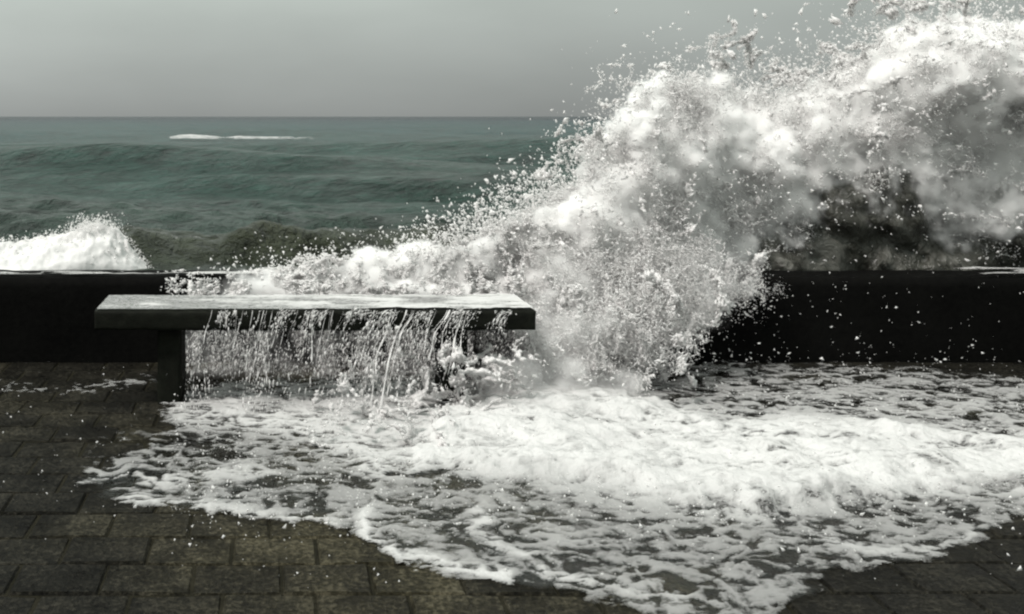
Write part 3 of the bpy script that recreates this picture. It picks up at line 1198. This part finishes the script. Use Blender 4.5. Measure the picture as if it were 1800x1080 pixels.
CLUMPS = [bpy.data.objects.new('spray_clump', clump_mesh(k)) for k in range(8)]


def build_fine():
    big = (850, -120, 1960, 520)
    P = scatter('burst', 40000, big, np.clip(m_burst * 1.1, 0, 1) * (hole ** 2 * .95 + .05), 1.2, 1.0)
    v, t, px, py = region_value(P, 'burst')
    n = fbm(P * 2.6, 4, .6, 4)
    n = .5 * n + .5 * ridge(P * 3.4, 3, 71.0, .6)
    k = (n > .562 + .075 * sstep(.4, .95, v)) & ((t < -.35) | (rng.random(len(P)) < .25))
    wave_part(clump_cloud('fine_spray', P[k], 1, wave, .25, 1.0))
    P = scatter('spill', 2000, (900, 400, 1380, 680), m_spill, 1.0, 1.0)
    k = (ridge(P * 4, 3, 15.0, .6) > .50 + .14 * sstep(980, 1330, to_px(P)[0])) & (P[:, 2] > .05)
    wave_part(clump_cloud('fine_spray', P[k], 2, wave, .4, 1.1))


build_fine()


def build_spill():
    # water pouring over the wall onto the promenade: webs in front of the black wall
    P = scatter('spill', 90000, (900, 400, 1380, 680), m_spill, 1.0, 1.0)
    Q, d = to_strings(P * np.array((1, 1, .75)), 6.0, 9.0)
    Q = Q / np.array((1, 1, .75))
    Q += rng.normal(0, .0035, Q.shape)
    px, py = to_px(Q)
    k = (fbm(Q * 3.4, 3, .5, 15) > .40 + .16 * sstep(1000, 1330, px)) & (Q[:, 2] > .005)
    Q, d = Q[k], d[k]
    Q += rng.normal(0, .012, Q.shape) * (rng.random((len(Q), 1)) < .4)
    wave_part(tets('water_strings', Q, uneven(Q, rad(len(Q), .0042, .4, .002, .010)), d, rng.uniform(1.4, 3.2, len(Q)), M_spray, wave))
    # drops in front of the wall, thinning to the right
    n = 420
    px = 1150 + 650 * rng.random(n) ** 2.9
    py = rng.uniform(470, 655, n)
    P = to_world(px, py, rng.uniform(5.3, 6.0, n))
    P = P[P[:, 2] > .01]
    wave_part(tets('flying_drops', P, rad(len(P), .0021, .65, .0007, .010), rng.normal(0, .4, P.shape) + np.array((-.3, 0, -.6)), rng.uniform(1, 2.6, len(P)), M_spray, wave))


build_spill()

overtop = tag(empty('overtopping_water', (.6, 6.1, .5)), 'white churning water spilling over the wall top behind the bench seat', 'water')
O0 = np.array(overtop.location)


def over_part(o):
    o.location = tuple(-O0)
    return o


def build_overtop():
    P = scatter('over', 120000, (280, 380, 1010, 540), m_over, 1.2, 1.0)
    Q = to_sheet(P, 5.5, 44.0)
    Q += rng.normal(0, .004, Q.shape)
    k = fbm(Q * 4.5, 4, .55, 61) > .37 + .17 * sstep(760, 330, to_px(Q)[0])
    Q = Q[k]
    ins = (Q[:, 1] > WALL_Y - .01) & (Q[:, 2] < WALL_H)
    Q[ins, 2] = WALL_H + (WALL_H - Q[ins, 2]) * .2 + .004
    over_part(tets('froth', Q, rad(len(Q), .0050, .4, .002, .012), rng.normal(0, .5, Q.shape) + np.array((-.8, -.1, 0)), rng.uniform(1.2, 3, len(Q)), M_spray, overtop))
    m2 = poly_mask([(400, 470), (640, 440), (780, 390), (880, 330), (980, 300), (1000, 470), (700, 480), (400, 485)], 25)
    P = scatter('over', 5000, (350, 250, 1010, 500), m2, 1.4, 1.2)
    over_part(tets('flying_drops', P, rad(len(P), .0042, .55, .0016, .013), rng.normal(0, .6, P.shape) + np.array((-.3, 0, .7)), rng.uniform(1, 2.6, len(P)), M_spray, overtop))
    # falling curtain between wall and bench
    n = 28000
    P = scatter('curtain', n, (315, 550, 970, 715), m_curt, 1.0, 1.0)
    k = (fbm(P * np.array((13, 9, 2.2)), 3, .6, 5) > .47) & (P[:, 2] > .005)
    P = P[k]
    d = rng.normal(0, .25, P.shape) + np.array((-.25, 0, -1))
    over_part(tets('falling_curtain', P, rad(len(P), .0021, .5, .0008, .006), d, rng.uniform(1.5, 5.5, len(P)), M_spray, overtop))


build_overtop()


def build_wall_film():
    st = .02
    xs = np.arange(-3.4, 6.2, st)
    ys = np.arange(WALL_Y + .012, WALL_Y + WALL_T - .01, st)
    X, Y = np.meshgrid(xs, ys, indexing='ij')
    x, y = X.ravel(), Y.ravel()
    g = fbm(np.stack([x * 3, y * 9, x * 0], -1), 4, .65, 17)
    cov = .30 + .25 * sstep(-.8, .3, x) + .22 * sstep(WALL_Y + .14, WALL_Y + .02, y) + .1 * sstep(4.2, 4.8, x)
    cov *= 1 - sstep(1.4, 2.2, x) * sstep(4.3, 4.0, x)
    foam = sstep(.30, .85, cov + (g - .5) * 1.5) * sstep(.02, .2, cov)
    z = WALL_H + .012 + .012 * foam * fbm(np.stack([x * 9, y * 12, x * 0], -1), 3)
    f = grid_faces(len(xs), len(ys))
    f = f[(foam > .12)[f].all(1)]
    V, f, fo = compact(np.stack([x, y, z], -1), f, foam)
    me = np_mesh('wall_film', V, f)
    attr(me, 'foam', fo * .62)
    attr(me, 'body', 1 + 0 * fo)
    over_part(tag(link('wall_film', me, M_wash, overtop), kind='stuff'))


build_wall_film()

# ------------------------------------------------------------------ water on the bench and running off it
runoff = tag(empty('bench_runoff', (.3, 5.3, BZ1)), 'foamy water lying on the bench seat and running off its front edge in streams', 'water')
U0 = np.array(runoff.location)


def run_part(o):
    o.location = tuple(-U0)
    return o


def tube_mesh(paths, sides=6):
    V, Fc, n = [], [], 0
    for pts, rr in paths:
        m = len(pts)
        tg = np.gradient(pts, axis=0)
        tg /= np.linalg.norm(tg, axis=1)[:, None] + 1e-9
        ref = np.array((.2, 1, .1))
        a = np.cross(tg, ref)
        a /= np.linalg.norm(a, axis=1)[:, None]
        b = np.cross(tg, a)
        ang = np.arange(sides) / sides * 2 * math.pi
        ring = pts[:, None] + rr[:, None, None] * (np.cos(ang)[None, :, None] * a[:, None] + np.sin(ang)[None, :, None] * b[:, None])
        V.append(ring.reshape(-1, 3))
        i = np.arange(m - 1)[:, None] * sides
        j = np.arange(sides)[None]
        f = np.stack([i + j, i + (j + 1) % sides, i + sides + (j + 1) % sides, i + sides + j], -1).reshape(-1, 4) + n
        Fc.append(f)
        n += m * sides
    return np.concatenate(V), np.concatenate(Fc)


def build_runoff():
    st = .011
    xs = np.arange(BX0 + .012, BX1 - .008, st)
    ys = np.arange(BY0 + .008, BY1 - .008, st)
    X, Y = np.meshgrid(xs, ys, indexing='ij')
    x, y = X.ravel(), Y.ravel()
    g = fbm(np.stack([x * 5, y * 17, x * 0], -1), 5, .68, 8)
    cov = .20 + .24 * sstep(-.6, .2, x) - .22 * sstep(.45, .8, x) * sstep(1.25, .9, x) * sstep(5.3, 5.45, y) + .25 * sstep(.8, 1.15, x)
    foam = sstep(.15, .75, cov + (g - .5) * 2.0)
    z = BZ1 + .007 + .003 * fbm(np.stack([x * 8, y * 16, x * 0], -1), 3) + foam * .012 * fbm(np.stack([x * 18, y * 22, x * 0], -1), 3)
    me = np_mesh('water_film', np.stack([x, y, z], -1), grid_faces(len(xs), len(ys)))
    attr(me, 'foam', .26 + foam * .68)
    attr(me, 'film', .9 + 0 * foam)
    attr(me, 'body', 1 + 0 * foam)
    run_part(tag(link('water_film', me, M_wash, runoff), kind='stuff'))
    paths = []
    beads, bdir = [], []
    starts = [(.20, .75), (.245, .4), (.59, 1.1), (.61, .6), (.665, .9), (.70, .5), (.88, 1.0), (.895, .6), (.95, 1.0), (.965, .5)]
    starts += [(random.uniform(-.35, 1.05), random.uniform(.12, .38)) for _ in range(34)]
    for x0, s in starts:
        vx, vy = random.uniform(-.75, -.25) * (1 if x0 > .3 else .5), random.uniform(-.55, -.2)
        T = math.sqrt(2 * .47 / 9.81) * random.uniform(.8, 1.0)
        t = np.linspace(0, T, 34) ** 1.0
        p = np.stack([x0 + vx * t, BY0 - .004 + vy * t, BZ1 + .004 - .5 * 9.81 * t * t - .05 * (1 - np.exp(-t * 30))], -1)
        w = np.stack([t * 22, t * 0 + x0 * 50, t * 0], -1)
        p[:, 0] += (vnoise(w * .5) - .5) * .06 * t / T
        p[:, 1] += (vnoise(w + 9) - .5) * .03 * t / T
        r = s * (.0010 + .0050 * vnoise(w * np.array((1.6, 1, 1)) + 30) ** 1.8) * (1 + .5 * t / T)
        cut = random.uniform(.65, 1.0) if s > .45 else random.uniform(.3, .8)
        m = max(8, int(34 * cut))
        r = r[:m].copy()
        r[-1] = .0004
        r[0] *= .6
        paths.append((p[:m], r))
        for _ in range(int(70 * s)):
            q = random.random() ** .7
            c = p[min(33, int(q * 33))]
            beads.append(c + np.array([random.gauss(0, .012 + .02 * q), random.gauss(0, .015), random.gauss(0, .01)]))
            bdir.append((vx, vy, -9.81 * q * T))
    V, f = tube_mesh(paths)
    run_part(tag(link('stream', np_mesh('stream', V, f), M_stream, runoff), kind='stuff'))
    n = 11000
    x0 = rng.uniform(-.5, 1.2, n)
    q = rng.random(n) ** .8
    tt = q * math.sqrt(2 * .47 / 9.81)
    vx = -.55 * sstep(-.4, .5, x0) + rng.normal(0, .10, n)
    vy = -.35 + rng.normal(0, .10, n)
    c = np.stack([x0 + vx * tt, BY0 - .006 + vy * tt, BZ1 - .5 * 9.81 * tt ** 2 + rng.normal(0, .006, n)], -1)
    gate = fbm(np.stack([x0 * 13, q * 1.1, q * 0], -1), 4, .65, 6) + .14 * sstep(-.2, .7, x0) - .10
    kk = gate > .54
    beads += list(c[kk])
    bdir += list(np.stack([vx, vy, -9.81 * tt], -1)[kk])
    beads = np.array(beads)
    k = beads[:, 2] > .01
    run_part(tets('falling_drops', beads[k], rad(k.sum(), .0019, .5, .0007, .006), np.array(bdir)[k], rng.uniform(1.5, 7, k.sum()), M_spray, runoff))


build_runoff()


# splashing where the runoff lands: a thicket of strings and drops in front of the right leg
def build_ground_splash():
    m = poly_mask([(560, 720), (660, 668), (760, 640), (860, 625), (930, 640), (900, 690), (840, 730), (800, 790), (700, 815), (600, 790)], 14)
    REG['splat'] = (m, lambda px, py: 5.08 - .55 * sstep(680, 810, py), lambda px, py: .16 + 0 * px)
    P = scatter('splat', 60000, (520, 590, 960, 840), m, 1.1, 1.0)
    P = P[P[:, 2] > -.02]
    Q, d = to_strings(P, 7.5, 23.0)
    Q += rng.normal(0, .0028, Q.shape)
    k = (fbm(Q * 5.5, 3, .5, 3) > .43) & (Q[:, 2] > .004)
    Q, d = Q[k], d[k]
    o = tets('landing_splash', Q, uneven(Q, rad(len(Q), .0040, .4, .0012, .009)), d, rng.uniform(1.4, 3.0, len(Q)), M_spray)
    tag(o, 'tangled splash of water strings landing on the pavers in front of the bench', 'splash')
    # drops and froth tips hopping over the wash
    n = 5200
    px = np.where(rng.random(n) < .035, rng.uniform(0, 600, n), rng.uniform(300, 1820, n))
    py = rng.uniform(640, 930, n) + 140 * rng.random(n) ** 6
    hgt = rng.exponential(.05, n)
    d = F * EYE / (py - HY)
    P = to_world(px, py, d)
    P[:, 2] = .01 + hgt
    o = tets('skipping_drops', P, rad(n, .0021, .55, .0008, .008), rng.normal(0, 1, P.shape), rng.uniform(1, 2.2, n), M_spray)
    tag(o, 'loose white drops hopping over the foam on the pavers', 'drops')


build_ground_splash()


# ------------------------------------------------------------------ small breaking wave out to the left
def build_breaker():
    root = tag(empty('breaking_wave', (-3.2, 15.4, SEA_Z)), 'small white breaking wave rolling in beyond the wall at the left', 'wave')
    B0 = np.array(root.location)
    nu, nv = 260, 60
    s = np.linspace(0, 1, nu)
    a = np.linspace(0, 1, nv)
    S, A = np.meshgrid(s, a, indexing='ij')
    s, a = S.ravel(), A.ravel()
    x = -7.4 + s * 5.75
    # ridge height along the wave: tall near its right end, tapering into a tongue
    top = np.interp(x, [-7.4, -5.5, -4.2, -3.5, -2.9, -2.5, -2.25, -2.05, -1.85, -1.65], [.18, .26, .35, .43, .54, .68, .66, .36, .16, .02])
    y0 = 14.7 + .2 * np.sin(x * 1.3)
    ang = a * math.pi
    depth = np.interp(x, [-7.4, -4.2, -2.6, -1.65], [1.6, 1.5, .9, .35])
    y = y0 - np.cos(ang) * depth * np.where(ang < math.pi / 2, 1.2, .7)
    z = SEA_Z - .08 + np.sin(ang) ** .8 * top
    P = np.stack([x, y, z], -1)
    n = fbm(P * 3.0, 5, .6, 3) - .5
    n2 = fbm(P * 9, 3, .6, 30) - .5
    P[:, 2] += np.sin(ang) * (n * .34 + n2 * .12) * np.clip(top * 2, 0, 1)
    P[:, 1] -= np.sin(ang) * n * .4
    me = np_mesh('foam_crest', P, grid_faces(nu, nv)[:, ::-1])
    o = link('foam_crest', me, M_foam, root)
    o.location = tuple(-B0)
    k = 9000
    i = rng.integers(0, len(P), k)
    i = i[rng.random(k) < np.sin(ang[i]) ** 2]
    Q = P[i] + rng.normal(0, .03, (len(i), 3)) + np.abs(rng.normal(0, .035, (len(i), 1))) * np.array((.2, 0, 1))
    o = tets('spray', Q, rad(len(Q), .0065, .5, .003, .02), rng.normal(0, 1, Q.shape) + np.array((.3, 0, .6)), rng.uniform(1, 2.5, len(Q)), M_spray, root)
    o.location = tuple(-B0)
    # plume flicked up at the right end
    k = 1100
    t = rng.random(k)
    Q = np.stack([-2.62 + rng.normal(0, .16, k) + .28 * t * rng.random(k), 14.5 + rng.normal(0, .15, k), -.16 + .24 * t ** 1.2 * rng.random(k) ** .5 + rng.normal(0, .03, k)], -1)
    o = tets('spray', Q, rad(k, .007, .5, .003, .018), np.tile((.4, 0, 1.), (k, 1)), rng.uniform(1, 2, k), M_spray, root)
    o.location = tuple(-B0)


build_breaker()


def build_whitecap():
    """long thin streak of foam far out"""
    nu, nv = 160, 14
    S, A = np.meshgrid(np.linspace(0, 1, nu), np.linspace(0, 1, nv), indexing='ij')
    s, a = S.ravel(), A.ravel()
    x = -10.9 + s * 16.5
    h = np.interp(s, [0, .06, .14, .3, .36, .45, .6, .8, 1], [.0, .22, .26, .06, .0, .10, .06, .02, 0])
    y = 108 - 1.6 * s + (a - .5) * 3.2
    z = SEA_Z - .0 + h * np.sin(a * math.pi) + .12 * (fbm(np.stack([x * 1.2, y, x * 0], -1), 4, .6) - .5) * np.sin(a * math.pi)
    z -= .25 * (1 - np.sin(a * math.pi))
    P = np.stack([x, y, z], -1)
    fo = np.interp(s, [0, .05, .12, .28, .36, .42, .55, .75, 1], [.4, .9, 1.0, .62, .30, .62, .6, .42, .2])
    fo = np.clip(fo * (-.25 + 2.0 * fbm(P * np.array((1.1, .8, 3)), 4, .65, 9)) * np.sin(a * math.pi) ** .5, 0, 1)
    f = grid_faces(nu, nv)[:, ::-1]
    f = f[(fo > .20)[f].all(1)]
    V, f, fo = compact(P, f, fo)
    me = np_mesh('whitecap', V, f)
    attr(me, 'foam', fo)
    attr(me, 'body', .75 + 0 * fo)
    tag(link('whitecap', me, M_wash), 'thin white streak of a distant whitecap near the horizon', 'whitecap')


build_whitecap()
